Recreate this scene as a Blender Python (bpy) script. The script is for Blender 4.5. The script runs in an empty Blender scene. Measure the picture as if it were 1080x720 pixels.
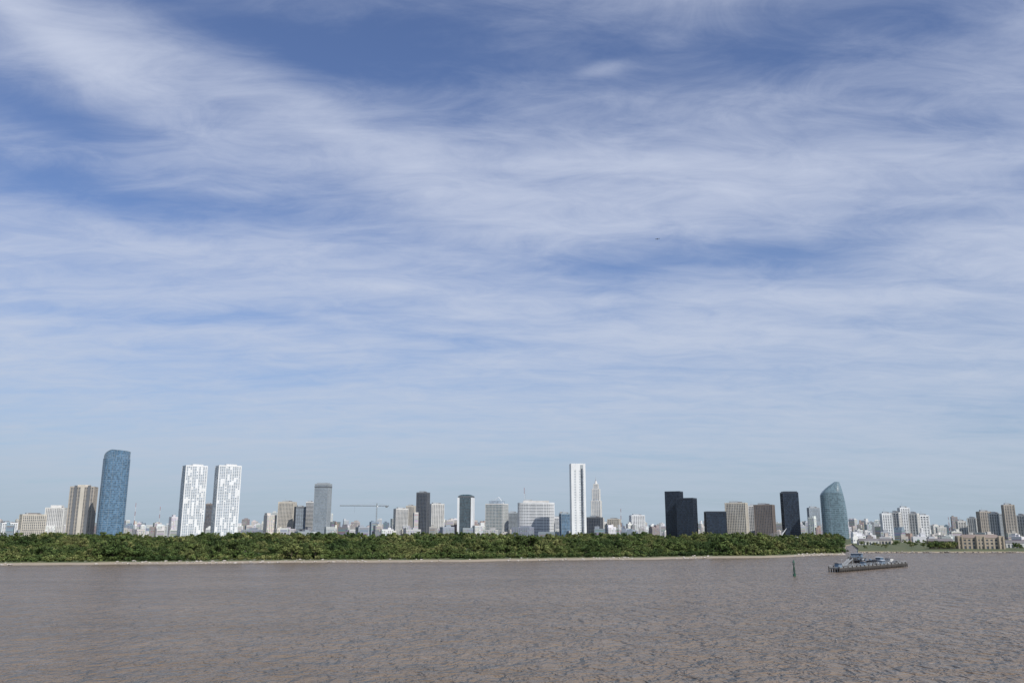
import bpy, math, random
from mathutils import Vector, noise
from mathutils.geometry import tessellate_polygon
R=random.Random(7)
sc=bpy.context.scene
F=900.0; H=20.0
T=math.atan(199/900.0)
def ray(px,py):
    u=(px-540)/F; v=(360-py)/F
    Y=math.cos(T)-v*math.sin(T); Z=math.sin(T)+v*math.cos(T)
    return u/Y, Z/Y
def wdist(px,py,z=0): return (z-H)/ray(px,py)[1]
def ground(px,py,z=0):
    d=wdist(px,py,z); return (ray(px,py)[0]*d,d)
def lin(r,g,b):
    f=lambda c:((c/255+.055)/1.055)**2.4 if c>10 else c/255/12.92
    return (f(r),f(g),f(b),1)

# ---------------------------------------------------------------- materials
def newmat(name):
    m=bpy.data.materials.new(name); m.use_nodes=True
    nt=m.node_tree; return m,nt,nt.nodes['Principled BSDF']
def wallmat(name,col,rough=.8,var=.18,scale=.08):
    m,nt,p=newmat(name)
    tc=nt.nodes.new('ShaderNodeTexCoord'); n=nt.nodes.new('ShaderNodeTexNoise')
    n.inputs['Scale'].default_value=scale; n.inputs['Detail'].default_value=4
    mp=nt.nodes.new('ShaderNodeMapping'); mp.inputs['Scale'].default_value=(1,1,.35)
    nt.links.new(tc.outputs['Object'],mp.inputs[0]); nt.links.new(mp.outputs[0],n.inputs['Vector'])
    r=nt.nodes.new('ShaderNodeMapRange'); r.inputs['From Min'].default_value=.3; r.inputs['From Max'].default_value=.7
    r.inputs['To Min'].default_value=1-var; r.inputs['To Max'].default_value=1+var*.5
    nt.links.new(n.outputs[0],r.inputs[0])
    mx=nt.nodes.new('ShaderNodeVectorMath'); mx.operation='SCALE'; mx.inputs[0].default_value=col[:3]
    nt.links.new(r.outputs[0],mx.inputs['Scale']); nt.links.new(mx.outputs[0],p.inputs['Base Color'])
    p.inputs['Roughness'].default_value=rough
    return m
def glassmat(name,col,rough=.18,var=.6,cell=(3,3,3.4),spec=.5):
    m,nt,p=newmat(name)
    tc=nt.nodes.new('ShaderNodeTexCoord')
    mp=nt.nodes.new('ShaderNodeVectorMath'); mp.operation='DIVIDE'; mp.inputs[1].default_value=cell
    fl=nt.nodes.new('ShaderNodeVectorMath'); fl.operation='FLOOR'
    ad=nt.nodes.new('ShaderNodeVectorMath'); ad.operation='ADD'; ad.inputs[1].default_value=(.137,.211,.05)
    wn=nt.nodes.new('ShaderNodeTexWhiteNoise')
    nt.links.new(tc.outputs['Object'],mp.inputs[0]); nt.links.new(mp.outputs[0],ad.inputs[0]); nt.links.new(ad.outputs[0],fl.inputs[0]); nt.links.new(fl.outputs[0],wn.inputs[0])
    r=nt.nodes.new('ShaderNodeMapRange'); r.inputs['To Min'].default_value=1-var*.5; r.inputs['To Max'].default_value=1+var
    nt.links.new(wn.outputs[0],r.inputs[0])
    mx=nt.nodes.new('ShaderNodeVectorMath'); mx.operation='SCALE'; mx.inputs[0].default_value=col[:3]
    nt.links.new(r.outputs[0],mx.inputs['Scale']); nt.links.new(mx.outputs[0],p.inputs['Base Color'])
    p.inputs['Roughness'].default_value=rough; p.inputs['Specular IOR Level'].default_value=spec
    return m
M={}
M['white']=wallmat('white_render',(.74,.75,.75),var=.1); M['offwhite']=wallmat('offwhite_render',(.62,.61,.58))
M['cream']=wallmat('cream_stone',(.55,.51,.44)); M['beige']=wallmat('beige_concrete',(.42,.38,.33))
M['grey']=wallmat('grey_concrete',(.34,.37,.39)); M['dgrey']=wallmat('dark_concrete',(.14,.15,.165))
M['brown']=wallmat('brown_brick',(.2,.17,.155)); M['tan']=wallmat('tan_stucco',(.42,.36,.28))
M['black']=wallmat('black_metal_panel',(.034,.043,.06),.4); M['roof']=wallmat('roof_tar',(.18,.17,.17))  # black panel colour lifted a little, distance haze put into the base colour
M['tile']=wallmat('clay_tile',(.25,.2,.17)); M['red']=wallmat('red_paint',(.4,.14,.12)); M['steel']=wallmat('painted_steel',(.42,.44,.45),.5)
M['gblue']=glassmat('blue_curtain_glass',(.075,.14,.215)); M['gblack']=glassmat('black_curtain_glass',(.02,.03,.048),.12,.8)  # black glass lifted too: its base colour carries the haze of distance
M['gdark']=glassmat('dark_window_glass',(.08,.095,.115)); M['ggreen']=glassmat('green_curtain_glass',(.06,.1,.12))
M['glight']=glassmat('pale_window_glass',(.26,.31,.36),var=.35); M['mull']=wallmat('aluminium_mullion',(.28,.35,.41),.4)
M['teal']=glassmat('teal_curtain_glass',(.11,.165,.19),var=.4); M['dark_wood']=wallmat('weathered_timber',(.06,.055,.05),.9,.4,.5)
M['bluep']=wallmat('blue_paint',(.13,.2,.28),.5); M['gpaint']=wallmat('green_paint',(.02,.08,.05),.5)
M['concrete']=wallmat('pier_concrete',(.2,.2,.19),.9,.3,.4)
def colmat(name):
    m,nt,p=newmat(name); a=nt.nodes.new('ShaderNodeVertexColor'); a.layer_name='Col'
    nt.links.new(a.outputs[0],p.inputs['Base Color']); p.inputs['Roughness'].default_value=.75
    return m
M['vcol']=colmat('city_facade')

class MB:
    def __init__(s): s.v=[];s.f=[];s.m=[];s.c=[];s.mats=[]
    def mi(s,k):
        if k not in s.mats: s.mats.append(k)
        return s.mats.index(k)
    def face(s,pts,mat,col=(1,1,1)):
        b=len(s.v); s.v.extend(pts); s.f.append(tuple(range(b,b+len(pts)))); s.m.append(s.mi(mat)); s.c.append(col)
    def hexa(s,q,mat,col=(1,1,1)):
        b=len(s.v); s.v.extend(q); k=s.mi(mat)
        for f in ((0,3,2,1),(4,5,6,7),(0,1,5,4),(1,2,6,5),(2,3,7,6),(3,0,4,7)):
            s.f.append(tuple(b+i for i in f)); s.m.append(k); s.c.append(col)
    def box(s,cx,cy,z0,z1,w,d,mat,col=(1,1,1),rot=0,taper=1):
        c,sn=math.cos(rot),math.sin(rot); q=[]
        for z,t in ((z0,1),(z1,taper)):
            for a,b in ((-1,-1),(1,-1),(1,1),(-1,1)):
                x=a*w/2*t; y=b*d/2*t
                q.append((cx+x*c-y*sn,cy+x*sn+y*c,z))
        s.hexa(q,mat,col)
    def prism(s,poly,z0,z1,mat,col=(1,1,1),top=None):
        b=len(s.v); n=len(poly); k=s.mi(mat)
        s.v+= [(x,y,z0) for x,y in poly]+[(x,y,z1) for x,y in poly]
        for i in range(n):
            j=(i+1)%n; s.f.append((b+i,b+j,b+n+j,b+n+i)); s.m.append(k); s.c.append(col)
        s.f.append(tuple(b+n+i for i in range(n))); s.m.append(s.mi(top or mat)); s.c.append(col)
        s.f.append(tuple(b+n-1-i for i in range(n))); s.m.append(k); s.c.append(col)
    def beam(s,a,b,r,mat,sides=4,r2=None,col=(1,1,1)):
        a=Vector(a);b=Vector(b);d=(b-a).normalized(); u=d.orthogonal().normalized(); w=d.cross(u); r2=r if r2 is None else r2
        o=len(s.v); k=s.mi(mat)
        for p,rr in ((a,r),(b,r2)):
            for i in range(sides):
                t=2*math.pi*(i+.5)/sides; s.v.append(tuple(p+u*math.cos(t)*rr+w*math.sin(t)*rr))
        for i in range(sides):
            j=(i+1)%sides; s.f.append((o+i,o+j,o+sides+j,o+sides+i)); s.m.append(k); s.c.append(col)
        s.f.append(tuple(o+sides-1-i for i in range(sides))); s.m.append(k); s.c.append(col)
        s.f.append(tuple(o+sides+i for i in range(sides))); s.m.append(k); s.c.append(col)
    def make(s,name,loc=(0,0,0),rot=0,smooth=False,link=True):
        me=bpy.data.meshes.new(name); me.from_pydata(s.v,[],s.f)
        for k in s.mats: me.materials.append(M[k])
        me.polygons.foreach_set('material_index',s.m)
        ca=me.color_attributes.new('Col','FLOAT_COLOR','CORNER')
        arr=[]
        for f,c in zip(s.f,s.c): arr.extend((c[0],c[1],c[2],1.0)*len(f))
        ca.data.foreach_set('color',arr)
        if smooth: me.polygons.foreach_set('use_smooth',[True]*len(s.f))
        me.update()
        o=bpy.data.objects.new(name,me); o.location=loc; o.rotation_euler=(0,0,rot)
        if link: sc.collection.objects.link(o)
        return o

GZ=1.6
def place(x1,x2,ytop,D):
    r1=ray(x1,(ytop+562)/2)[0]; r2=ray(x2,(ytop+562)/2)[0]
    X=(r1+r2)/2*D; az=math.atan2(X,D)
    W=(r2-r1)*D*math.cos(az)
    Ht=H+ray((x1+x2)/2,ytop)[1]*D-GZ
    return X,az,W,Ht
def facade(mb,w,d,h,wall,glass,band=1.2,pw=.6,ps=4,fh=3.4,z0=0,cx=0,cy=0,prot=.45,top=3,lobby=5):
    mb.box(cx,cy,z0,z0+h-1.0,w,d,glass)
    z=z0+lobby
    while z<z0+h-top-.5:
        mb.box(cx,cy,z-band/2,z+band/2,w+2*prot,d+2*prot,wall); z+=fh
    mb.box(cx,cy,z0+h-top,z0+h,w+2*prot+.1,d+2*prot+.1,wall)
    if pw>0:
        for L,D_,ax in ((w,d,0),(d,w,1)):
            n=max(1,round(L/ps))
            for i in range(n+1):
                t=-L/2+L*i/n; ww=pw*(1.6 if i in(0,n) else 1)
                for s_ in(-1,1):
                    o=s_*(D_/2+prot*.55)
                    if ax==0: mb.box(cx+t,cy+o,z0,z0+h-.4,ww,prot*1.1+.2,wall)
                    else: mb.box(cx+o,cy+t,z0,z0+h-.4,prot*1.1+.2,ww,wall)
def rooftop(mb,w,d,h,mat='grey'):
    mb.box(-w*.1,0,h+.01,h+3.5,w*.45,d*.45,mat)
    mb.box(w*.22,-d*.1,h+.01,h+2.2,w*.18,d*.3,'roof')
    mb.beam((-w*.15,0,h+3),(-w*.15,0,h+9),.18,'steel')
def tower(name,x1,x2,yt,D,rot=20,k=.8,wall='white',glass='gdark',roof=True,extra=None,**kw):
    X,az,W,Ht=place(x1,x2,yt,D); th=math.radians(rot); a=abs(th)
    w=W/(math.cos(a)+k*math.sin(a)); d=k*w
    mb=MB(); facade(mb,w,d,Ht,wall,glass,**kw)
    if roof: rooftop(mb,w,d,Ht)
    if extra: extra(mb,w,d,Ht)
    return mb.make(name,(X,D,GZ),-az+th)

# ---------------------------------------------------------------- landmark buildings
def cap(mat,hh,s=.8):
    def f(mb,w,d,h): mb.box(0,0,h+.01,h+hh,w*s,d*s,mat)
    return f
tower('classical_office_building',20,48,542,2150,12,.6,'cream','gdark',band=1.4,pw=1.5,ps=4.5,fh=4,extra=cap('roof',3,.5))
tower('apartment_building',47,71,535,2300,-18,.8,'offwhite','gdark',band=1.3,pw=1.8,ps=4.5,extra=cap('offwhite',6,.6))
tower('apartment_building',0,18,551,2300,10,.8,'white','gdark',band=1.5,pw=1.2,ps=5)
def f(mb,w,d,h):
    for t in(-.27,.3):
        mb.box(w*t,-d/2-.75,0,h+2,w*.12,1.4,'dgrey')
    mb.box(w*.02,-d/2-.9,0,h+3,w*.17,1.8,'cream'); mb.box(0,0,h,h+4,w*.5,d*.5,'cream')
tower('residential_tower',72,101,513,2050,-14,.7,'beige','gdark',False,f,band=1.1,pw=1.4,ps=5.5,fh=3.1)

def loft_tower(name,x1,x2,yt,D,prof,glass,line,depth=.7,rot=0,n=28,fh=4.0,e=2.4,vl=3):
    X,az,W,Ht=place(x1,x2,yt,D); mb=MB(); rings=[]
    nz=int(Ht/fh)
    def ring(z,grow=0):
        t=min(1,z/Ht); xl,xr=prof(t); cx=(xl+xr)/2*W/2; a=(xr-xl)/2*W/2+grow; b=depth*W/2*min(1,(xr-xl)/2+.15)+grow
        P=[]
        for i in range(n):
            q=2*math.pi*i/n; c,s=math.cos(q),math.sin(q)
            P.append((cx+a*abs(c)**(2/e)*(1 if c>0 else -1),b*abs(s)**(2/e)*(1 if s>0 else -1)))
        return P
    zs=[Ht*i/nz for i in range(nz+1)]
    for z in zs: rings.append([(x,y,z) for x,y in ring(z)])
    for i in range(nz):
        for j in range(n):
            k=(j+1)%n; mb.face([rings[i][j],rings[i][k],rings[i+1][k],rings[i+1][j]],glass)
    mb.face(rings[-1],'roof')
    for z in zs[1:]:
        mb.prism(ring(z,.22),z-.45,z-.02,line)
    for j in range(0,n,vl):
        for i in range(nz):
            mb.beam(Vector(rings[i][j]),Vector(rings[i+1][j]),.3,line)
    o=mb.make(name,(X,D,GZ),-az+math.radians(rot)); return mb,o,W,Ht
def profA(t): return (-1,.96)
mb_,o_,W_,H_=loft_tower('curved_glass_tower',105,134.5,484,1950,profA,'gblue','mull',.75,8,e=2.8,vl=2)
cb=MB(); pts=[]
for i in range(22):
    q=math.pi+math.pi*i/21; c,s=math.cos(q),math.sin(q)
    pts.append((W_*.47*abs(c)**.75*(1 if c>0 else -1)-W_*.01,-W_*.36*abs(s)**.8))
def tz(i):
    u=i/21; return H_+ 5 + 15*min(1,u/.35)**.7 - 7*max(0,u-.35)
for i in range(21):
    a,b=pts[i],pts[i+1]
    cb.face([(a[0],a[1],H_-1),(b[0],b[1],H_-1),(b[0],b[1],tz(i+1)),(a[0],a[1],tz(i))],'gblue')
    cb.beam((a[0],a[1],H_-1),(a[0],a[1],tz(i)),.35,'mull')
    cb.beam((a[0],a[1],tz(i)),(b[0],b[1],tz(i+1)),.5,'mull')
    for zz in (4,8): 
        cb.beam((a[0],a[1],min(tz(i),H_+zz)),(b[0],b[1],min(tz(i+1),H_+zz)),.3,'mull')
cb.box(0,4,H_,H_+11,W_*.45,W_*.3,'mull')
c_=cb.make('crown_screen'); c_.parent=o_

def twin(x1,x2,yt,D,rot):
    X,az,W,Ht=place(x1,x2,yt,D); th=math.radians(rot); k=.7
    w=W/(math.cos(abs(th))+k*math.sin(abs(th))); d=k*w; mb=MB(); rr=random.Random(int(x1))
    mb.box(0,0,0,Ht-2,w,d,'glight')
    nf=int((Ht-6)/3.3)
    for L,Dp,ax in((w,d,0),(d,w,1)):
        n=10 if ax==0 else 6
        for s_ in(-1,1):
            for j in range(n+1):
                t=-L/2+L*j/n; o=s_*(Dp/2+.3); ww=2.4 if j in(0,n) else (1.9 if j%3==0 else .9)
                if ax==0: mb.box(t,o,0,Ht-1,ww,.75,'white')
                else: mb.box(o,t,0,Ht-1,.75,ww,'white')
    for i in range(nf+1):
        z=6+i*3.3; mb.box(0,0,z-.5,z+.5,w+.9,d+.9,'white')
        for L,Dp,ax in((w,d,0),(d,w,1)):
            n=10 if ax==0 else 6
            for s_ in(-1,1):
                for j in range(n):
                    solid=noise.noise(Vector((j*.9+x1,i*.16,ax*5+s_)))>.22
                    if not solid or rr.random()<.1: continue
                    t=-L/2+L*(j+.5)/n; ww=L/n; o=s_*(Dp/2+.2)
                    if i<nf:
                        if ax==0: mb.box(t,o,z+.5,z+2.79,ww,.35,'white')
                        else: mb.box(o,t,z+.5,z+2.79,.35,ww,'white')
    mb.box(0,0,Ht-2.6,Ht,w+1.3,d+1.3,'white'); mb.box(w*.1,0,Ht,Ht+3,w*.5,d*.5,'offwhite')
    mb.make('white_residential_tower',(X,D,GZ),-az+th)
twin(190,216,491,1900,14); twin(225,252,491,1900,14)
tower('office_tower',216,223,531,2300,0,1,'brown','gdark',band=1,pw=0)
tower('apartment_building',293,312,529,2250,-16,.8,'cream','gdark',band=1.3,pw=1.2,ps=4)
tower('apartment_tower',310,322,534,2200,12,.8,'dgrey','glight',band=1.3,pw=.6,ps=5)
tower('apartment_tower',322,331,529,2300,-10,.8,'offwhite','gdark',band=1.2,pw=0)
def f(mb,w,d,h):
    mb.box(0,0,h-9,h-6.5,w+1.6,d+1.6,'dgrey'); mb.box(0,0,h,h+2.5,w*.8,d*.8,'grey')
tower('slab_office_tower',331,349,510,2150,-24,.7,'grey','glight',False,f,band=1.0,pw=.5,ps=3,fh=3.6)
tower('apartment_building',415,430,536,2400,15,.8,'offwhite','gdark',band=1.2,pw=1,ps=4)
tower('apartment_building',428,438,533,2500,-15,.8,'cream','gdark',band=1.2,pw=1,ps=4)
tower('dark_office_tower',439,453,519,2250,-20,.8,'dgrey','gblack',band=.9,pw=.8,ps=4,fh=3.5)
tower('apartment_building',452,468,531,2450,18,.8,'offwhite','gdark',band=1.4,pw=1.6,ps=5)
def f(mb,w,d,h):
    for s in(-1,1): mb.box(s*w*.47,-d*.05,0,h-4,w*.14,d*1.1,'white')
    n=8
    for i in range(n):
        a=i/n; mb.box(0,0,h+a*4,h+(a+1/n)*4,w*.95*math.cos(a*1.2),d*.9*math.cos(a*1.2),'ggreen')
tower('green_glass_tower',483,500,523,2150,-10,.7,'dgrey','ggreen',False,f,band=.7,pw=.4,ps=3,fh=3.6)
def f(mb,w,d,h):
    mb.box(0,0,h,h+7,w*.7,d*.7,'glight'); 
    for i in range(5): mb.beam((-w*.3+w*.15*i,0,h+6),(-w*.3+w*.15*i+1,0,h+14),.35,'steel')
    mb.beam((-w*.4,0,h),(w*.1,0,h+17),.6,'white');mb.beam((w*.4,0,h),(w*.1,0,h+17),.6,'white')
tower('glass_office_building',512,536,531,2200,-22,.8,'offwhite','teal',False,f,band=.9,pw=.6,ps=4,fh=3.6)
tower('office_building',536,546,540,2400,0,.8,'grey','gdark')
X,az,W,Ht=place(546,585,530,2150); mb=MB()
def se(a,b,e=4,n=40):
    P=[]
    for i in range(n):
        q=2*math.pi*i/n; c,s=math.cos(q),math.sin(q); P.append((a*abs(c)**(2/e)*(1 if c>0 else -1),b*abs(s)**(2/e)*(1 if s>0 else -1)))
    return P
mb.prism(se(W/2-.8,W*.3-.8),0,Ht-1,'gdark'); z=5
while z<Ht-2: mb.prism(se(W/2,W*.3),z-.9,z+.9,'white'); z+=3.6
mb.prism(se(W/2+.3,W*.3+.3),Ht-2.5,Ht,'white',top='roof'); mb.box(0,0,Ht,Ht+5,W*.7,W*.3,'offwhite'); mb.box(-W*.2,0,Ht+5,Ht+8,W*.2,W*.2,'grey')
for i in range(21):
    q=math.pi+math.pi*i/20; 
    c,s=math.cos(q),math.sin(q); mb.box((W/2-.3)*abs(c)**.5*(1 if c>0 else -1),-(W*.3-.3)*abs(s)**.5,0,Ht-.5,.7,.7,'white')
mb.beam((-W*.28,0,Ht+4),(-W*.28,0,Ht+32),.45,'steel',r2=.15)
mb.make('banded_office_building',(X,2150,GZ),-az)
tower('blue_glass_building',590,602,541,2120,15,.9,'mull','gblue',band=.6,pw=.4,ps=4)
tower('apartment_building',584,592,545,2350,0,.9,'white','gdark')
X,az,W,Ht=place(601.5,617.5,489,2000); mb=MB(); w=W*.93; d=w*.8
mb.box(0,0,0,Ht-3,w*.96,d,'glight')
z=6
while z<Ht-12: mb.box(0,0,z-1.15,z+1.15,w*.96+.5,d+.5,'white'); z+=3.7
for x,ww in((-.42,.2),(-.08,.22),(.44,.14)): mb.box(w*x,0,0,Ht,w*ww,d+1.4,'white')
mb.box(w*.24,-d/2-.2,0,Ht-8,w*.16,.8,'gdark')
mb.box(0,0,Ht-14,Ht-.01,w,d+1.1,'white'); mb.box(w*.24,-d/2-.7,Ht-12,Ht-3,w*.2,.6,'grey')
mb.make('white_slab_tower',(X,2000,GZ),-az+math.radians(9))
X,az,W,Ht=place(624.5,633.5,504,2300); mb=MB()
facade(mb,W,W*.9,Ht*.62,'offwhite','glight',band=1.7,pw=1.8,ps=4.5)
facade(mb,W*.78,W*.7,Ht*.2,'offwhite','glight',band=1.7,pw=1.6,ps=4,z0=Ht*.62)
facade(mb,W*.5,W*.5,Ht*.08,'offwhite','glight',band=1,pw=1,ps=3,z0=Ht*.82,lobby=3,top=2)
mb.beam((0,0,Ht*.9),(0,0,Ht*.95),W*.2,'offwhite',8,W*.1); mb.beam((0,0,Ht*.95),(0,0,Ht*1.03),W*.06,'steel',8,.1)
for s in(-1,1): facade(mb,W*.35,W*.8,Ht*.33,'offwhite','glight',band=1.6,pw=1.5,ps=4,cx=s*W*.6,prot=.4)
mb.make('stepped_spire_tower',(X,2300,GZ),-az-.2)
tower('dark_office_building',619,636,545,2150,-15,.8,'dgrey','gblack',band=.8,pw=.5,ps=4)
tower('apartment_building',664,680,543,2400,14,.8,'white','gdark',band=1.5,pw=1.4,ps=5)
tower('apartment_building',641,655,547,2350,-14,.8,'cream','gdark',band=1.5,pw=1.4,ps=5)
tower('black_office_tower',702,721,518,2000,-18,.75,'black','gblack',band=.5,pw=.4,ps=3.2,fh=3.8,roof=False)
tower('black_office_tower',714,735.5,525,1960,-18,.75,'black','gblack',band=.5,pw=.4,ps=3.2,fh=3.8,roof=False)
tower('dark_glass_block',743,766,539,1950,10,.7,'black','gblack',band=.5,pw=.4,ps=3.2,fh=3.8,roof=False)
tower('ribbed_office_tower',765.5,789,530,1980,-10,.7,'cream','gdark',band=.8,pw=1.3,ps=3.6,fh=3.6)
tower('ribbed_office_tower',790,799,533,2080,0,.8,'offwhite','gdark',band=.9,pw=1.2,ps=4)
tower('brown_office_tower',796,817.5,532,1980,-12,.7,'brown','gdark',band=.9,pw=1.4,ps=3.6,fh=3.6)
tower('black_office_tower',824,843,519,1980,14,.8,'black','gblack',band=.5,pw=.4,ps=3.2,fh=3.8,roof=False,extra=cap('black',2,.9))
tower('grey_apartment_tower',852,865,535,2350,15,.8,'grey','glight',band=1.2,pw=.8,ps=4)
def profB(t):
    xr=1.0 - .42*max(0,(t-.25)/.75)**2.2
    xl=-1+ (0 if t<.76 else 1.2*((t-.76)/.24)**1.5)
    return xl,xr
loft_tower('sail_shaped_glass_tower',865.5,893,508,1900,profB,'teal','mull',.7,6,e=3,fh=4,vl=4)
for a in ((929,941,541,1750,'white',10),(940,951,540,1800,'offwhite',-14),(948,960,535,1850,'white',12),(959,970,541,1750,'offwhite',-12),(968,980,543,1780,'white',14),
          (1009,1019,549,2000,'offwhite',10),(1021,1032,546,2100,'offwhite',-12),(1031,1046,539,1950,'beige',14),(1044,1057,541,1900,'grey',-12),(1058,1071,532,1850,'beige',10),(1073,1084,543,1900,'offwhite',-14),(1090,1106,536,1900,'offwhite',12),(1112,1128,545,1900,'cream',12)):
    tower('apartment_tower',a[0],a[1],a[2],a[3],a[5]*1.5,.8,a[4],'gdark',band=1.3,pw=1.6,ps=5,fh=3.1)

X,az,W,Ht=place(1009,1056,570,900); mb=MB(); d=16
facade(mb,W,d,11,'tan','gdark',band=1.6,pw=2.0,ps=4,fh=3.4,lobby=3.6,top=1.6,prot=.3)
for x,ww in((0,.16),(-.46,.08),(.46,.08)): facade(mb,W*ww,d+3,13,'tan','gdark',band=1.6,pw=1.6,ps=3.2,fh=3.4,lobby=3.6,top=2,cx=W*x,prot=.3)
q=[(-W/2,-d/2-.6,11.01),(W/2,-d/2-.6,11.01),(W/2,d/2+.6,11.01),(-W/2,d/2+.6,11.01),(-W/2+5,-1,14.3),(W/2-5,-1,14.3),(W/2-5,1,14.3),(-W/2+5,1,14.3)]
mb.hexa(q,'tile')
mb.make('long_quayside_building',(X,900,GZ),-az+math.radians(6))
for (a,b,yt,D,wl,rt) in ((905,925,570,1150,'offwhite',8),(926,940,572,1200,'cream',-6),(978,1004,572,1150,'brown',6),(1060,1082,573,950,'offwhite',5)):
    X,az,W,Ht=place(a,b,yt,D); mb=MB(); h=max(5,Ht-2); facade(mb,W,12,h,wl,'gdark',band=1.5,pw=1.6,ps=4,lobby=3.5,top=1.4,prot=.25)
    mb.hexa([(-W/2-.5,-6.6,h+.01),(W/2+.5,-6.6,h+.01),(W/2+.5,6.6,h+.01),(-W/2-.5,6.6,h+.01),(-W/2-.5,-.2,h+3),(W/2+.5,-.2,h+3),(W/2+.5,.2,h+3),(-W/2-.5,.2,h+3)],'roof')
    mb.make('port_warehouse',(X,D,GZ),-az+math.radians(rt))

# ---------------------------------------------------------------- filler city
pal0=[(.68,.68,.67)]*8+[(.6,.58,.53)]*4+[(.51,.47,.42)]*2+[(.44,.46,.48)]*4+[(.3,.27,.26),(.35,.27,.23),(.22,.28,.34),(.2,.21,.23),(.55,.52,.49)]
def filler(mb,px,wpx,yt,D,rr,pal=pal0):
    X,az,W,Ht=place(px,px+wpx,yt,D); Ht=max(9,Ht); th=rr.choice([-1,1])*rr.uniform(.1,.5); k=rr.uniform(.6,1.1)
    w=W/(math.cos(th)+k*abs(math.sin(th))); d=k*w; rot=-az+th; c0,s0=math.cos(rot),math.sin(rot)
    j=rr.uniform(.8,1.1); col=tuple(min(.76,x*j*rr.uniform(.97,1.03)) for x in rr.choice(pal))
    def P(x,y,z): return (X+x*c0-y*s0,D+x*s0+y*c0,GZ+z)
    def B(x,y,z0,z1,ww,dd,cc): 
        mb.hexa([P(x+a*ww/2,y+b*dd/2,z) for z in(z0,z1) for a,b in((-1,-1),(1,-1),(1,1),(-1,1))],'vcol',cc)
    B(0,0,0,Ht,w,d,col)
    if rr.random()<.7: B(rr.uniform(-.2,.2)*w,0,Ht,Ht+rr.uniform(2,5),w*rr.uniform(.25,.55),d*.5,tuple(x*.85 for x in col))
    if rr.random()<.25: B(rr.uniform(-.3,.3)*w,0,Ht,Ht+rr.uniform(5,11),.5,.5,(.3,.3,.3))
    if rr.random()<.3:B(rr.choice([-.3,.3])*w,0,Ht,Ht+rr.uniform(3,8),w*.38,d*.7,col)
    glc=rr.choice([(.1,.11,.13),(.17,.18,.2),(.13,.15,.18)])
    nf=int((Ht-3)/3.1); st=rr.random()
    nmin=max(0,nf-13)
    for L,Dp,ax,s_ in((w,d,0,-1),(d,w,1,-1),(d,w,1,1)):
        n=max(2,int(L/rr.uniform(3.2,4.5)))
        for i in range(nmin,nf):
            z=3+i*3.1
            cells=[(-L/2+L*.06,L/2-L*.06)] if st<.3 else [(-L/2+L*(q+.22)/n,-L/2+L*(q+.78)/n) for q in range(n)]
            for a,b in cells:
                if st>=.3 and rr.random()<.08: continue
                cc=tuple(x*rr.uniform(.7,1.8) for x in glc); o=s_*(Dp/2+.08)
                if ax==0: q4=[P(a,o,z),P(b,o,z),P(b,o,z+1.6),P(a,o,z+1.6)]
                elif s_>0: q4=[P(o,a,z),P(o,b,z),P(o,b,z+1.6),P(o,a,z+1.6)]
                else: q4=[P(o,b,z),P(o,a,z),P(o,a,z+1.6),P(o,b,z+1.6)]
                mb.face(q4,'vcol',cc)
rr=random.Random(21)
mb=MB()
for Dn,lo,hi in((2200,553,562),(2450,550,560),(2800,548,558),(3300,547,557)):
    px=-170
    while px<1260:
        wp=rr.uniform(5,13)*2400/Dn
        yt=rr.uniform(lo,hi)
        if rr.random()<.045: yt=rr.uniform(540,547)
        D=Dn+rr.uniform(-90,120)
        filler(mb,px,wp,yt,D,rr); px+=wp*rr.uniform(.8,1.6)
px=120
while px<700:
    wp=rr.uniform(9,24); filler(mb,px,wp,rr.uniform(555,561),2080+rr.uniform(-30,30),rr,[(.72,.72,.71),(.68,.67,.64),(.5,.5,.5),(.3,.34,.38)]); px+=wp*rr.uniform(1.0,2.6)
mb.make('distant_city_buildings')
mb=MB()
for Dn,lo,hi in((1500,564,571),(1750,557,567),(1350,567,573)):
    px=897
    while px<1260:
        wp=rr.uniform(7,16); filler(mb,px,wp,rr.uniform(lo,hi),Dn+rr.uniform(-60,60),rr); px+=wp*rr.uniform(1.0,2.2)
mb.make('distant_port_buildings')

# crane
X,az,W,Ht=place(358,410,533,2050); mb=MB(); xm=W*.25
def lattice(mb,a,b,r,n,m,t=.22):
    a=Vector(a);b=Vector(b);d=(b-a); u=d.normalized().orthogonal().normalized(); w=d.normalized().cross(u)
    C=[(u+w)*r,(u-w)*r,(-u-w)*r,(-u+w)*r]
    for c in C: mb.beam(a+c,b+c,t,m)
    for i in range(n):
        p=a+d*i/n;q=a+d*(i+1)/n
        for j in range(4): mb.beam(p+C[j],q+C[(j+1)%4],t*.7,m)
lattice(mb,(xm,0,0),(xm,0,Ht+6),.9,20,'grey',.24)
lattice(mb,(-W/2,0,Ht),(xm,0,Ht),.7,26,'grey',.22); lattice(mb,(xm,0,Ht),(W/2,0,Ht),.7,8,'grey',.22)
mb.beam((xm,0,Ht+6),(-W*.3,0,Ht+.8),.15,'steel');mb.beam((xm,0,Ht+6),(W*.47,0,Ht+.8),.15,'steel')
mb.box(W*.45,0,Ht-4,Ht,5,2.5,'dgrey'); mb.box(xm+2,0,Ht-3,Ht,2.5,2.2,'white'); mb.beam((-W*.2,0,Ht),(-W*.2,0,Ht-16),.1,'dgrey')
mb.make('tower_crane',(X,2050,GZ),-az)
for px,yt,D in((142,530,2300),(168,534,2350),(553,514,2200),(655,536,2300),(1001,545,2000)):
    X,az,W,Ht=place(px-1,px+1,yt,D); mb=MB(); n=8
    for i in range(n): lattice(mb,(0,0,Ht*i/n),(0,0,Ht*(i+1)/n),.7*(1-i/n)+.2,3,'red' if i%2 else 'white',.13)
    mb.make('antenna_mast',(X,D,GZ))
X,az,W,Ht=place(820,832,560,1700); mb=MB()
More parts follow.
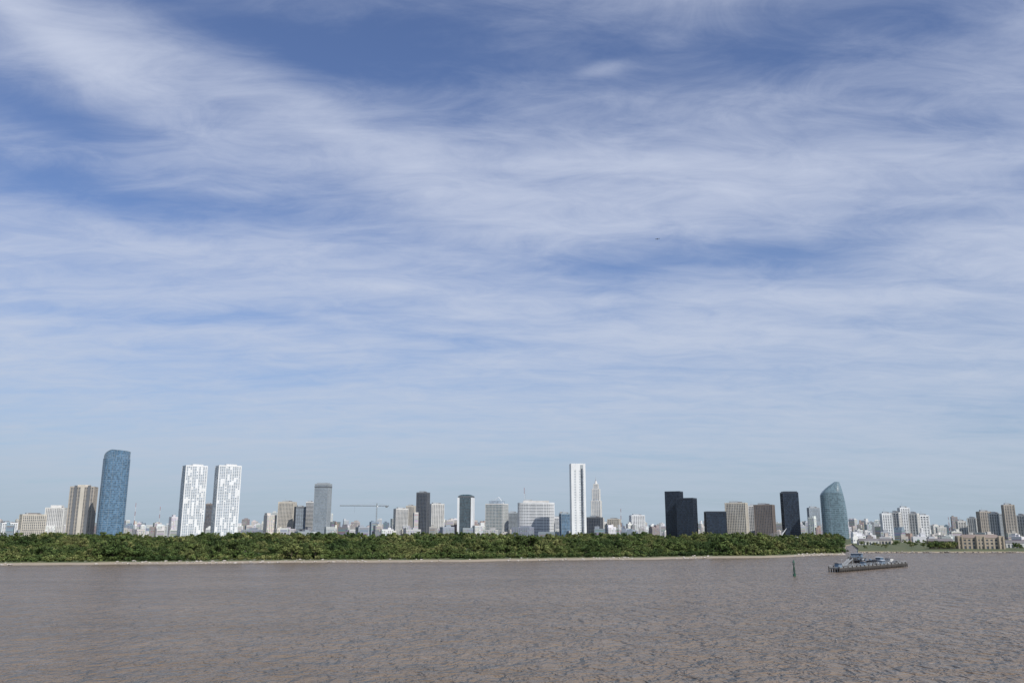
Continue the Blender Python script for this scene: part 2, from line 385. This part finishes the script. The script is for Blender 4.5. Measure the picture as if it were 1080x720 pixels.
mb.box(0,0,5,6,90,5,'white')
top=(7,0,Ht+6); mb.beam((-6,0,6),top,1.6,'white',8,.3)
for i in range(9): mb.beam((-2+1*i*.9,0,10+(Ht-5)*i/9),(-8-i*4,0,6),.12,'steel')
for x in(-40,-20,0,20,40): mb.box(x,0,-2,5,2,3,'concrete')
mb.make('cable_stayed_footbridge',(X,1700,GZ),-az)

# ---------------------------------------------------------------- land
shore=[(-420,600),(-200,598),(0,596),(150,594.3),(300,592.8),(450,591.8),(620,590.2),(760,588),(850,586),(880,584.8),(889,584)]
S=[ground(*p) for p in shore]
L=[]
for i in range(len(S)-1):
    a,b=Vector(S[i]),Vector(S[i+1]); n=max(1,int((b-a).length/8))
    for j in range(n):
        p=a.lerp(b,j/n); nz=noise.noise(Vector((p.x*.012,p.y*.012,3)))*18+noise.noise(Vector((p.x*.05,p.y*.05,9)))*9
        L.append((p.x,p.y+nz))
shoreL=list(L)
tip=S[-1]; r=lambda px,D:(ray(px,575)[0]*D,D)
L+= [(tip[0]+2,tip[1]+10),r(890.5,900),r(892,1150),r(899,1250),r(903,1000),r(905,940)]
rs=[]
for px in range(905,1500,12):
    D=wdist(px,582.6); rs.append((ray(px,582)[0]*D,D+noise.noise(Vector((px*.1,0,0)))*3))
L+=rs
outer=[(45000,rs[-1][1]),(45000,45000),(-45000,45000),(-45000,L[0][1])]
poly=L+outer
mb=MB(); tris=tessellate_polygon([[Vector((x,y,0)) for x,y in poly]])
mb.v=[(x,y,GZ) for x,y in poly]
mb.mats=['ground']
for t in tris:
    a,b,c=[Vector(poly[i]) for i in t]
    if (b-a).cross(c-a)<0: t=(t[0],t[2],t[1])
    mb.f.append(tuple(t)); mb.m.append(0); mb.c.append((1,1,1))
N=len(L); base=len(mb.v)
for i,(x,y) in enumerate(L):
    on=i<len(shoreL); mb.v.append((x,y-(9 if on else 1.5),-.6))
for i in range(N-1):
    mb.f.append((i,i+1,base+i+1,base+i)); mb.m.append(0); mb.c.append((1,1,1))
m,nt,p=newmat('grass_ground'); M['ground']=m
geo=nt.nodes.new('ShaderNodeNewGeometry'); n1=nt.nodes.new('ShaderNodeTexNoise'); n1.inputs['Scale'].default_value=.05; n1.inputs['Detail'].default_value=6
nt.links.new(geo.outputs['Position'],n1.inputs['Vector'])
cr=nt.nodes.new('ShaderNodeValToRGB'); cr.color_ramp.elements[0].position=.35; cr.color_ramp.elements[0].color=(.05,.075,.025,1); cr.color_ramp.elements[1].position=.65; cr.color_ramp.elements[1].color=(.13,.13,.06,1)
nt.links.new(n1.outputs[0],cr.inputs[0])
sx=nt.nodes.new('ShaderNodeSeparateXYZ'); nt.links.new(geo.outputs['Position'],sx.inputs[0])
mr=nt.nodes.new('ShaderNodeMapRange'); mr.inputs['From Min'].default_value=GZ-.2; mr.inputs['From Max'].default_value=GZ-.6; nt.links.new(sx.outputs[2],mr.inputs[0])
mix=nt.nodes.new('ShaderNodeMix'); mix.data_type='RGBA'; nt.links.new(mr.outputs[0],mix.inputs['Factor']); nt.links.new(cr.outputs[0],mix.inputs[6]); mix.inputs[7].default_value=(.29,.245,.185,1)
nt.links.new(mix.outputs[2],p.inputs['Base Color']); p.inputs['Roughness'].default_value=.95
mb.make('ground')

M['rock']=wallmat('shore_rubble',(.45,.41,.36),.9,.5,.6)
mb=MB(); rr=random.Random(5)
def rock(mb,x,y,z,s,mat='rock'):
    o=len(mb.v); k=mb.mi(mat)
    for d in((1,0,0),(0,1,0),(-1,0,0),(0,-1,0),(0,0,.8),(0,0,-.8),(.7,.7,.5),(-.7,.6,.4),(-.6,-.7,.5),(.6,-.7,.4)):
        q=s*rr.uniform(.7,1.2); mb.v.append((x+d[0]*q*1.2,y+d[1]*q,z+d[2]*q*.8))
    for f in((0,6,4),(6,1,4),(1,7,4),(7,2,4),(2,8,4),(8,3,4),(3,9,4),(9,0,4),(0,1,6),(1,2,7),(2,3,8),(3,0,9),(1,0,5),(2,1,5),(3,2,5),(0,3,5)):
        mb.f.append(tuple(o+i for i in f)); mb.m.append(k); mb.c.append((1,1,1))
for i in range(len(shoreL)-1):
    a,b=shoreL[i],shoreL[i+1]
    dens=max(0,noise.noise(Vector((a[0]*.02,a[1]*.02,1)))+.3)
    for j in range(int(24*dens)):
        t=rr.random(); u=rr.uniform(0,1)**1.3
        rock(mb,a[0]+(b[0]-a[0])*t,a[1]+(b[1]-a[1])*t-7.0+u*8,-.1+u*1.6,rr.choice([.3,.4,.5,.7,1.1]))
for i in range(len(rs)-1):
    a,b=rs[i],rs[i+1]
    for j in range(14):
        t=rr.random(); rock(mb,a[0]+(b[0]-a[0])*t,a[1]-rr.uniform(.3,2.2),rr.uniform(-.1,1.0),rr.uniform(.4,.9))
mb.make('shore_rocks')

# ---------------------------------------------------------------- water
me=bpy.data.meshes.new('river_water'); s=60000
me.from_pydata([(-s,-3000,0),(s,-3000,0),(s,s,0),(-s,s,0)],[],[(0,1,2,3)])
w=bpy.data.objects.new('river_water',me); sc.collection.objects.link(w)
m,nt,p=newmat('muddy_river_water'); me.materials.append(m)
geo=nt.nodes.new('ShaderNodeNewGeometry')
def nz(scale,detail,mapscale,rot=0,rough=.55,dist=0):
    mp=nt.nodes.new('ShaderNodeMapping'); mp.inputs['Scale'].default_value=mapscale; mp.inputs['Rotation'].default_value=(0,0,rot)
    n=nt.nodes.new('ShaderNodeTexNoise'); n.inputs['Scale'].default_value=scale; n.inputs['Detail'].default_value=detail; n.inputs['Roughness'].default_value=rough; n.inputs['Distortion'].default_value=dist
    nt.links.new(geo.outputs['Position'],mp.inputs[0]); nt.links.new(mp.outputs[0],n.inputs['Vector']); return n.outputs[0]
def mth(op,a,b=None):
    x=nt.nodes.new('ShaderNodeMath'); x.operation=op
    for i,k in enumerate((a,b)):
        if k is None: continue
        if isinstance(k,(int,float)): x.inputs[i].default_value=k
        else: nt.links.new(k,x.inputs[i])
    return x.outputs[0]
mid=nz(.16,3,(1,.75,1),.3,.55,.3)
chop=nz(.36,3,(1,.7,1),.25,.55,.4)
ridge=mth('SUBTRACT',1,mth('ABSOLUTE',mth('MULTIPLY',mth('SUBTRACT',chop,.5),4)))
h=mth('ADD',mth('MULTIPLY',mid,5.0),mth('MULTIPLY',ridge,1.1))
bp=nt.nodes.new('ShaderNodeBump'); bp.inputs['Strength'].default_value=1; bp.inputs['Distance'].default_value=1.0
nt.links.new(h,bp.inputs['Height']); nt.links.new(bp.outputs[0],p.inputs['Normal'])
# muddy brown, with broad wind patches and short ripple shading painted into the colour
c=mth('ADD',mth('MULTIPLY',nz(.02,4,(.5,1.2,1),.05,.6),.55),mth('MULTIPLY',nz(.14,5,(1,.8,1),.2,.7),.45))
cr=nt.nodes.new('ShaderNodeValToRGB')
cr.color_ramp.elements[0].position=.36; cr.color_ramp.elements[0].color=(.155,.118,.084,1); cr.color_ramp.elements[1].position=.64; cr.color_ramp.elements[1].color=(.222,.172,.128,1)
nt.links.new(c,cr.inputs[0])
fo=nt.nodes.new('ShaderNodeMapRange'); fo.inputs['From Min'].default_value=.72; fo.inputs['From Max'].default_value=.79; fo.inputs['To Max'].default_value=.6
nt.links.new(nz(.5,3,(.6,.9,1),.2,.6),fo.inputs[0])
fm=nt.nodes.new('ShaderNodeMix'); fm.data_type='RGBA'; nt.links.new(fo.outputs[0],fm.inputs['Factor']); nt.links.new(cr.outputs[0],fm.inputs[6]); fm.inputs[7].default_value=(.5,.45,.4,1)
nt.links.new(fm.outputs[2],p.inputs['Base Color'])
p.inputs['Roughness'].default_value=.25; p.inputs['IOR'].default_value=1.33; p.inputs['Specular IOR Level'].default_value=.17

# ---------------------------------------------------------------- trees
m,nt,p=newmat('foliage'); M['leaf']=m
vc=nt.nodes.new('ShaderNodeVertexColor'); vc.layer_name='Col'; oi=nt.nodes.new('ShaderNodeObjectInfo')
cr=nt.nodes.new('ShaderNodeValToRGB'); e=cr.color_ramp.elements
e[0].color=(.034,.06,.018,1); e[1].color=(.17,.18,.07,1); x=e.new(.35); x.color=(.058,.092,.028,1); x=e.new(.7); x.color=(.1,.132,.042,1)
ln=nt.nodes.new('ShaderNodeTexNoise'); ln.inputs['Scale'].default_value=.02; ln.inputs['Detail'].default_value=2
nt.links.new(oi.outputs['Location'],ln.inputs['Vector'])
x1=nt.nodes.new('ShaderNodeMath'); x1.operation='MULTIPLY_ADD'; nt.links.new(ln.outputs[0],x1.inputs[0]); x1.inputs[1].default_value=2.8; x1.inputs[2].default_value=-1.1
x2=nt.nodes.new('ShaderNodeMath'); x2.operation='MULTIPLY_ADD'; nt.links.new(oi.outputs['Random'],x2.inputs[0]); x2.inputs[1].default_value=.55; nt.links.new(x1.outputs[0],x2.inputs[2])
nt.links.new(x2.outputs[0],cr.inputs[0])
mx=nt.nodes.new('ShaderNodeMix'); mx.data_type='RGBA'; mx.blend_type='MULTIPLY'; mx.inputs['Factor'].default_value=1
nt.links.new(cr.outputs[0],mx.inputs[6]); nt.links.new(vc.outputs[0],mx.inputs[7]); nt.links.new(mx.outputs[2],p.inputs['Base Color'])
p.inputs['Roughness'].default_value=.7; p.inputs['Specular IOR Level'].default_value=.2
M['bark']=wallmat('bark',(.09,.07,.05),.9)
lib=bpy.data.collections.new('tree_library')
def tree(i,hgt,cw,nleaf,shrub=False):
    r=random.Random(100+i); mb=MB()
    th=hgt*(.12 if shrub else r.uniform(.25,.38))
    if not shrub:
        mb.beam((0,0,-.3),(r.uniform(-.2,.2),0,th),.28,'bark',6,.2)
    lobes=[]
    for j in range(r.randint(7,10)):
        a=r.uniform(0,6.28); q=cw*.5*r.uniform(.1,.85)
        z=th+(hgt-th)*r.uniform(.1,.85) if not shrub else hgt*r.uniform(.2,.75)
        rad=cw*r.uniform(.17,.3)*(1.1-.4*z/hgt)
        c=Vector((math.cos(a)*q,math.sin(a)*q,z)); lobes.append((c,rad,r.uniform(.6,1.4)))
        mb.beam((0,0,th*.8),tuple(c),.12,'bark',4,.04)
    for c,rad,tone in lobes:
        for k in range(nleaf//len(lobes)):
            d=Vector((r.gauss(0,1),r.gauss(0,1),r.gauss(0,1))).normalized()
            rr_=rad*(r.random()**.4)*r.uniform(.8,1.2)
            pos=c+Vector((d.x*rr_,d.y*rr_,d.z*rr_*.75))
            if pos.z<.1: pos.z=.1
            nrm=(d+Vector((r.gauss(0,.4),r.gauss(0,.4),r.gauss(0,.4)+.25))).normalized()
            u=nrm.orthogonal().normalized(); v=nrm.cross(u); s=r.uniform(.28,.6); t=tone*r.uniform(.75,1.25)
            an=r.uniform(0,3.14); uu=u*math.cos(an)+v*math.sin(an); vv=nrm.cross(uu)
            mb.face([tuple(pos-uu*s),tuple(pos-vv*s*.65),tuple(pos+uu*s),tuple(pos+vv*s*.65)],'leaf',(t,t,t*.9))
    o=mb.make('tree_%d'%i,link=False); lib.objects.link(o)
specs=[(11,11,800),(9,10,700),(13,10,850),(8,10,650),(12,13,950)]
for i,sp in enumerate(specs): tree(i,*sp)
for i in range(2): tree(5+i,3.2,5.2,380,True)
pts=[];scl=[];rz=[];vi=[]
rr=random.Random(33)
def shore_y(x):
    if x<=shoreL[0][0]: return shoreL[0][1]
    for i in range(len(shoreL)-1):
        if shoreL[i][0]<=x<=shoreL[i+1][0]:
            t=(x-shoreL[i][0])/(shoreL[i+1][0]-shoreL[i][0]); return shoreL[i][1]+(shoreL[i+1][1]-shoreL[i][1])*t
    return shoreL[-1][1]
def addp(x,y,s,v): pts.append((x,y,GZ)); scl.append(s); rz.append(rr.uniform(0,6.28)); vi.append(v)
rmax=ray(889,575)[0]; rmin=ray(-120,575)[0]
x=S[1][0]
xe=S[-1][0]
while x<xe:
    y0=shore_y(x); dpt=2.5
    bare=noise.noise(Vector((x*.02,7,0)))
    while dpt<90:
        y=y0+dpt+rr.uniform(-1.5,1.5); xx=x+rr.uniform(-2.5,2.5)
        if xx/y<rmax:
            if dpt<5+max(0,bare+.1)*60: addp(xx,y,rr.uniform(.3,1.0),rr.choice([5,6])) 
            else:
                hs=.46+.85*noise.noise(Vector((xx*.022,y*.03,2)))+min(.22,dpt*.003)
                if noise.noise(Vector((xx*.03,y*.05,12)))>-.2: addp(xx,y,max(.28,hs*rr.uniform(.7,1.3)),rr.randrange(5))
                addp(xx+2,y-2,rr.uniform(.6,1.3),rr.choice([5,6]))
        dpt+=rr.uniform(5,7.5)
    x+=5.5
y=600
while y<1850:
    st=9+ (y-600)/1250*8
    x=rmin*y
    while x<rmax*y:
        if y>shore_y(x)+85 or x<S[0][0]:
            if noise.noise(Vector((x*.009,y*.007,5)))>-.15:
                hs=.64+1.15*noise.noise(Vector((x*.014,y*.006,8)))
                addp(x+rr.uniform(-4,4),y+rr.uniform(-4,4),max(.35,min(1.45,hs*rr.uniform(.7,1.3))),rr.randrange(5))
            elif rr.random()<.5: addp(x,y,rr.uniform(.8,1.6),5)
        x+=st
    y+=st
def scatter(name,pts,scl,rz,vi):
    me=bpy.data.meshes.new(name); me.from_pydata(pts,[],[])
    for nme,tp,arr in(('scl','FLOAT',scl),('rz','FLOAT',rz),('vi','INT',vi)):
        at=me.attributes.new(nme,tp,'POINT'); at.data.foreach_set('value',arr)
    o=bpy.data.objects.new(name,me); sc.collection.objects.link(o)
    ng=bpy.data.node_groups.new(name+'_scatter','GeometryNodeTree')
    ng.interface.new_socket('Geometry',in_out='INPUT',socket_type='NodeSocketGeometry'); ng.interface.new_socket('Geometry',in_out='OUTPUT',socket_type='NodeSocketGeometry')
    gi=ng.nodes.new('NodeGroupInput'); go=ng.nodes.new('NodeGroupOutput'); ip=ng.nodes.new('GeometryNodeInstanceOnPoints'); ci=ng.nodes.new('GeometryNodeCollectionInfo')
    ci.inputs['Collection'].default_value=lib; ci.inputs['Separate Children'].default_value=True; ci.inputs['Reset Children'].default_value=True
    def na(n,t):
        x=ng.nodes.new('GeometryNodeInputNamedAttribute'); x.data_type=t; x.inputs[0].default_value=n; return x.outputs[0]
    cx=ng.nodes.new('ShaderNodeCombineXYZ')
    ng.links.new(na('rz','FLOAT'),cx.inputs[2]); ng.links.new(gi.outputs[0],ip.inputs['Points']); ng.links.new(ci.outputs[0],ip.inputs['Instance'])
    ip.inputs['Pick Instance'].default_value=True
    ng.links.new(na('vi','INT'),ip.inputs['Instance Index']); ng.links.new(na('scl','FLOAT'),ip.inputs['Scale'])
    rt=ng.nodes.new('FunctionNodeEulerToRotation'); ng.links.new(cx.outputs[0],rt.inputs[0]); ng.links.new(rt.outputs[0],ip.inputs['Rotation'])
    ng.links.new(ip.outputs[0],go.inputs[0])
    md=o.modifiers.new('scatter','NODES'); md.node_group=ng
print('trees',len(pts))
scatter('riverside_forest',pts,scl,rz,vi)
pts=[];scl=[];rz=[];vi=[]
for i in range(300):
    px=rr.uniform(905,1200); D=rr.uniform(860,1300)
    if 1004<px<1060 and D<930: continue
    nn=noise.noise(Vector((px*.05,D*.01,4)))
    if nn<0: continue
    addp(ray(px,578)[0]*D,D,rr.uniform(.25,.6),rr.randrange(5))
for i in range(110):
    px=rr.uniform(980,1009); D=rr.uniform(870,960); addp(ray(px,578)[0]*D,D,rr.uniform(.4,.65),rr.randrange(5))
scatter('quayside_trees',pts,scl,rz,vi)

# ---------------------------------------------------------------- pier
A=Vector(ground(880,603)); B=Vector(ground(952,597)); 
def pier(name,A,B,wd,seed,fn=None):
    r=random.Random(seed); Lh=(B-A).length; mb=MB(); zt=2.2
    mb.box(Lh/2,0,zt-.7,zt,Lh,wd,'concrete'); mb.box(Lh/2,-wd/2-.2,zt-1.3,zt-.3,Lh,.35,'dark_wood')
    n=int(Lh/2.6)
    for i in range(n+1):
        x=Lh*i/n
        for y in(-wd/2-.1,0,wd/2+.1): mb.beam((x,y,-1.5),(x,y,zt-.4+(.9 if y!=0 and i%2==0 else 0)),.3,'dark_wood',8)
        if i<n:
            mb.beam((x,-wd/2,.3),(x+Lh/n,-wd/2,zt-.9),.15,'dark_wood')
            mb.beam((x,-wd/2,zt-.9),(x+Lh/n,-wd/2,.3),.15,'dark_wood')
    mb.beam((0,-wd/2-.1,.6),(Lh,-wd/2-.1,.6),.2,'dark_wood')
    for y in(-wd/2+.2,wd/2-.2):
        for z in(.55,1.05): mb.beam((0,y,zt+z),(Lh,y,zt+z),.04,'steel')
        for i in range(int(Lh/2)): mb.beam((i*2,y,zt),(i*2,y,zt+1.1),.04,'steel')
    if fn: fn(mb,Lh,zt,r)
    d=B-A; mb.make(name,(A.x,A.y,0),math.atan2(d.y,d.x)); return Lh
def fit(mb,Lh,zt,r):
    x=4
    while x<Lh-6:
        k=r.random(); w=r.uniform(2.5,5); h=r.uniform(1.7,2.1); y=r.uniform(-.6,.8)
        if k<.25:
            c=r.choice(['bluep','offwhite','grey','bluep']); mb.box(x+w/2,y,zt,zt+h,w,2.2,c)
            for q in range(3): mb.box(x+w*(q+.5)/3,y-1.12,zt+1,zt+1.5,w*.16,.06,'gdark')
            mb.hexa([(x-.3,y-1.5,zt+h+.01),(x+w+.3,y-1.5,zt+h+.01),(x+w+.3,y+1.5,zt+h+.01),(x-.3,y+1.5,zt+h+.01),(x-.3,y-.1,zt+h+.4),(x+w+.3,y-.1,zt+h+.4),(x+w+.3,y+.1,zt+h+.4),(x-.3,y+.1,zt+h+.4)],r.choice(['steel','dgrey','roof']))
        elif k<.8:
            for q in range(3): 
                mb.box(x+q*1.6,y+r.uniform(-.5,.5),zt,zt+r.uniform(.4,1.2),1.2,1.2,r.choice(['steel','bluep','dgrey','dgrey','dark_wood']))
        else: mb.beam((x,0,zt),(x,0,zt+3.6),.08,'steel',6,.06); mb.box(x+.5,0,zt+3.5,zt+3.65,1.1,.25,'steel')
        x+=w+r.uniform(1.5,5)
pier('pier',A,B,5,3,fit)
A2=Vector(ground(897,593.5)); B2=Vector(ground(950,596.5))
pier('pier',A2,B2,3.5,9,fit)
pier('pier',Vector(ground(890,602)),Vector(ground(898,594)),2.5,12)
def cabin(mb,Lh,zt,r):
    mb.box(Lh*.5,0,zt,zt+2.4,7,3.4,'bluep'); mb.box(Lh*.5,0,zt+2.41,zt+2.65,8,4.2,'steel')
    for q in(-2.4,0,2.4): mb.box(Lh*.5+q,-1.72,zt+1.0,zt+1.8,.9,.08,'gdark')
    mb.beam((Lh*.5,0,zt+2.6),(Lh*.5,0,zt+5),.08,'steel')
pier('pier',Vector(ground(896,590.5)),Vector(ground(912,590.8)),6,15,cabin)
def boat(name,px,py,Lb,rot,hull='white'):
    x,y=ground(px,py); mb=MB(); n=9; rings=[]
    for i in range(n):
        t=i/(n-1); hw=Lb*.15*(1-max(0,(t-.45)/.55)**2.2)+.02; sh=1.1+.8*t**2
        rings.append([(-Lb/2+Lb*t,-hw,sh),(-Lb/2+Lb*t,-hw*.75,.1),(-Lb/2+Lb*t,0,-.4),(-Lb/2+Lb*t,hw*.75,.1),(-Lb/2+Lb*t,hw,sh)])
    for i in range(n-1):
        for j in range(4): mb.face([rings[i][j],rings[i+1][j],rings[i+1][j+1],rings[i][j+1]],hull)
        mb.face([rings[i][0],rings[i][4],rings[i+1][4],rings[i+1][0]],'offwhite')
    mb.face(rings[0],hull)
    mb.box(-Lb*.08,0,1.1,2.7,Lb*.35,Lb*.2,'offwhite',taper=.88); mb.box(-Lb*.08,0,1.8,2.4,Lb*.345,Lb*.205,'gdark',taper=.95)
    mb.box(-Lb*.12,0,2.7,2.82,Lb*.36,Lb*.2,'dgrey'); mb.beam((-Lb*.1,0,2.8),(-Lb*.1,0,5),.06,'steel')
    mb.make(name,(x,y,0),rot)
boat('motor_boat',928,592.5,8,.2,'bluep')
x,y=ground(838,607.5); mb=MB()
mb.beam((0,0,-1),(0,0,1.2),.75,'gpaint',12,.6); mb.beam((0,0,1.2),(0,0,5.2),.3,'gpaint',10,.22)
for i in range(4):
    q=i*math.pi/2; mb.beam((.6*math.cos(q),.6*math.sin(q),1.2),(.18*math.cos(q),.18*math.sin(q),4.4),.07,'gpaint')
mb.beam((0,0,5.0),(0,0,5.3),.55,'gpaint',12); mb.beam((0,0,5.9),(0,0,7.3),.6,'gpaint',12,.05); mb.beam((0,0,5.2),(0,0,6),.08,'dgrey',8)
for i in range(8):
    q=i*math.pi/4; mb.beam((.5*math.cos(q),.5*math.sin(q),5.3),(.5*math.cos(q),.5*math.sin(q),5.9),.03,'gpaint')
mb.make('channel_marker',(x,y,0))
rx,rzz=ray(693,252); D=6500; mb=MB()
mb.beam((-14,0,0),(13,0,0),1.9,'dgrey',12); mb.beam((13,0,0),(17,0,-.3),1.9,'dgrey',12,.4); mb.beam((-14,0,0),(-20,0,.9),1.9,'dgrey',12,.3)
for s_ in(-1,1):
    mb.hexa([(3,s_*1.5,-1),(-3,s_*1.5,-1),(-6,s_*17,0),(-4,s_*17,0),(3,s_*1.5,-.5),(-3,s_*1.5,-.5),(-6,s_*17,.2),(-4,s_*17,.2)],'dgrey')
    mb.hexa([(-15,s_*.8,.6),(-18,s_*.8,.6),(-20,s_*6,.9),(-18.5,s_*6,.9),(-15,s_*.8,.9),(-18,s_*.8,.9),(-20,s_*6,1.1),(-18.5,s_*6,1.1)],'dgrey')
    mb.beam((3,s_*6,-1.6),(-1,s_*6,-1.6),1,'dgrey',10)
mb.hexa([(-14,-.2,1.5),(-19,-.2,1.5),(-19,.2,1.5),(-14,.2,1.5),(-18,-.1,7),(-20.5,-.1,7),(-20.5,.1,7),(-18,.1,7)],'bluep')
mb.make('airliner',(rx*D,D,H+rzz*D),2.9)

# ---------------------------------------------------------------- sky
SE=math.radians(42); SA=math.radians(35)   # sun behind the camera, to the right
wd=bpy.data.worlds.new('World'); sc.world=wd; wd.use_nodes=True; nt=wd.node_tree
bg=nt.nodes['Background']; STR=.1; bg.inputs[1].default_value=STR
sky=nt.nodes.new('ShaderNodeTexSky'); sky.sky_type='NISHITA'; sky.sun_disc=False; sky.sun_elevation=SE
sun_dir=Vector((math.sin(SA)*math.cos(SE),-math.cos(SA)*math.cos(SE),math.sin(SE)))
sky.sun_rotation=math.atan2(sun_dir.x,sun_dir.y); sky.air_density=1.0; sky.dust_density=.8; sky.ozone_density=2.5
def v(k,sock):
    if isinstance(k,(int,float)): sock.default_value=k
    else: nt.links.new(k,sock)
def mt(op,a,b=None,c=None,clamp=False):
    x=nt.nodes.new('ShaderNodeMath'); x.operation=op; x.use_clamp=clamp; v(a,x.inputs[0])
    if b is not None: v(b,x.inputs[1])
    if c is not None: v(c,x.inputs[2])
    return x.outputs[0]
tc=nt.nodes.new('ShaderNodeTexCoord'); sp=nt.nodes.new('ShaderNodeSeparateXYZ'); nt.links.new(tc.outputs['Generated'],sp.inputs[0])
X,Y,Z=sp.outputs
az=mt('ARCTAN2',X,Y); el=mt('ARCSINE',Z)
zc=mt('ADD',mt('MAXIMUM',Z,0),.13)
cx=nt.nodes.new('ShaderNodeCombineXYZ'); nt.links.new(mt('DIVIDE',X,zc),cx.inputs[0]); nt.links.new(mt('DIVIDE',Y,zc),cx.inputs[1])
def sn(scale,detail,ms,rot,rough=.55,dist=0,loc=(0,0,0)):
    mp=nt.nodes.new('ShaderNodeMapping'); mp.inputs['Scale'].default_value=ms; mp.inputs['Rotation'].default_value=(0,0,rot); mp.inputs['Location'].default_value=loc
    n=nt.nodes.new('ShaderNodeTexNoise'); n.inputs['Scale'].default_value=scale; n.inputs['Detail'].default_value=detail; n.inputs['Roughness'].default_value=rough; n.inputs['Distortion'].default_value=dist
    nt.links.new(cx.outputs[0],mp.inputs[0]); nt.links.new(mp.outputs[0],n.inputs['Vector']); return n.outputs[0]
big=sn(1.0,4,(.45,1.5,1),.22,.5,.3)
med=sn(2.3,7,(.5,1.6,1),.1,.6,.4,(3,1,0))
fine=sn(6,7,(.7,1.3,1),-.25,.66,.8,(5,2,0))
wr1=mt('MULTIPLY',mt('SUBTRACT',sn(1.6,3,(1,1,1),0,.5,0,(9,9,0)),.5),.18)
wr2=mt('MULTIPLY',mt('SUBTRACT',sn(1.6,3,(.6,1,1),0,.5,0,(19,4,0)),.5),.10)
azw=mt('ADD',az,wr1); elw=mt('ADD',el,wr2)
def blob(px,py,sx,sy,tilt,amp):
    rx,rz_=ray(px,py); a0=math.atan2(rx,1); e0=math.atan2(rz_,math.hypot(1,rx)); c,s=math.cos(math.radians(tilt)),math.sin(math.radians(tilt))
    da=mt('SUBTRACT',azw,a0); de=mt('SUBTRACT',elw,e0); kx=900/sx; ky=900/sy
    u=mt('MULTIPLY_ADD',da,c*kx,mt('MULTIPLY',de,-s*kx)); w_=mt('MULTIPLY_ADD',da,s*ky,mt('MULTIPLY',de,c*ky))
    q=mt('MULTIPLY_ADD',u,u,mt('MULTIPLY',w_,w_))
    return mt('MULTIPLY',mt('POWER',.3679,q),amp)
cov=.42
for b_ in ((420,40,210,50,0,-.45),(60,212,240,28,0,-.5),(740,265,240,20,0,-.42),(50,130,110,26,10,-.32),(900,12,300,45,0,-.42),(200,10,170,24,0,-.3),(250,345,280,9,0,-.22),(600,335,220,8,0,-.18),(1000,130,120,25,0,-.15),(420,405,300,7,0,-.12),
           (70,45,150,26,20,.38),(330,125,260,32,18,.27),(640,175,230,45,8,.26),(880,190,220,40,0,.25),(250,270,330,25,0,.24),(800,320,320,22,0,.2),(350,375,330,12,0,.14),(1020,240,120,40,0,.12),(655,58,24,6,0,.3)):
    cov=mt('ADD',cov,blob(*b_))
d=mt('ADD',mt('MULTIPLY',mt('SUBTRACT',big,.5),.8),mt('MULTIPLY',mt('SUBTRACT',med,.5),.9))
d=mt('ADD',d,mt('MULTIPLY',mt('SUBTRACT',fine,.5),.75))
mask=mt('ADD',cov,d)
low=nt.nodes.new('ShaderNodeMapRange'); low.inputs['From Min'].default_value=.36; low.inputs['From Max'].default_value=.1; low.inputs['To Min'].default_value=0; low.inputs['To Max'].default_value=.3; v(el,low.inputs[0])
mask=mt('ADD',mask,low.outputs[0])
ss=nt.nodes.new('ShaderNodeMapRange'); ss.interpolation_type='SMOOTHSTEP'; ss.inputs['From Min'].default_value=-.1; ss.inputs['From Max'].default_value=1.08; ss.inputs['To Min'].default_value=.05; ss.inputs['To Max'].default_value=.92; v(mask,ss.inputs[0])
tint=nt.nodes.new('ShaderNodeMix'); tint.data_type='RGBA'; tint.blend_type='MULTIPLY'; tint.inputs['Factor'].default_value=1; nt.links.new(sky.outputs[0],tint.inputs[6]); tint.inputs[7].default_value=(.70,.84,1.15,1)
cl=nt.nodes.new('ShaderNodeMix'); cl.data_type='RGBA'; nt.links.new(ss.outputs[0],cl.inputs['Factor']); nt.links.new(tint.outputs[2],cl.inputs[6])
cc=lin(202,210,230); cl.inputs[7].default_value=(cc[0]/STR,cc[1]/STR,cc[2]/STR,1)
hz=nt.nodes.new('ShaderNodeMix'); hz.data_type='RGBA'
hf=mt('MULTIPLY',mt('EXPONENT',mt('MULTIPLY',mt('MAXIMUM',el,0),-7)),.85)
nt.links.new(hf,hz.inputs['Factor']); nt.links.new(cl.outputs[2],hz.inputs[6]); cc=lin(162,181,195); hz.inputs[7].default_value=(cc[0]/STR,cc[1]/STR,cc[2]/STR,1)
nt.links.new(hz.outputs[2],bg.inputs[0])
sl=bpy.data.lights.new('sun','SUN'); sl.energy=4.1; sl.angle=math.radians(.5); sl.color=(1,.96,.9)
so=bpy.data.objects.new('sun',sl); so.rotation_euler=(-sun_dir).to_track_quat('-Z','Y').to_euler(); so.location=(0,-100,300); sc.collection.objects.link(so)

cam=bpy.data.cameras.new('camera'); cam.lens=30; cam.sensor_width=36; cam.clip_end=100000; cam.clip_start=.5
co=bpy.data.objects.new('camera',cam); co.location=(0,0,H); co.rotation_euler=(math.pi/2+T,0,0); sc.collection.objects.link(co); sc.camera=co
sc.view_settings.view_transform='Standard'; sc.view_settings.look='None'; sc.view_settings.exposure=0
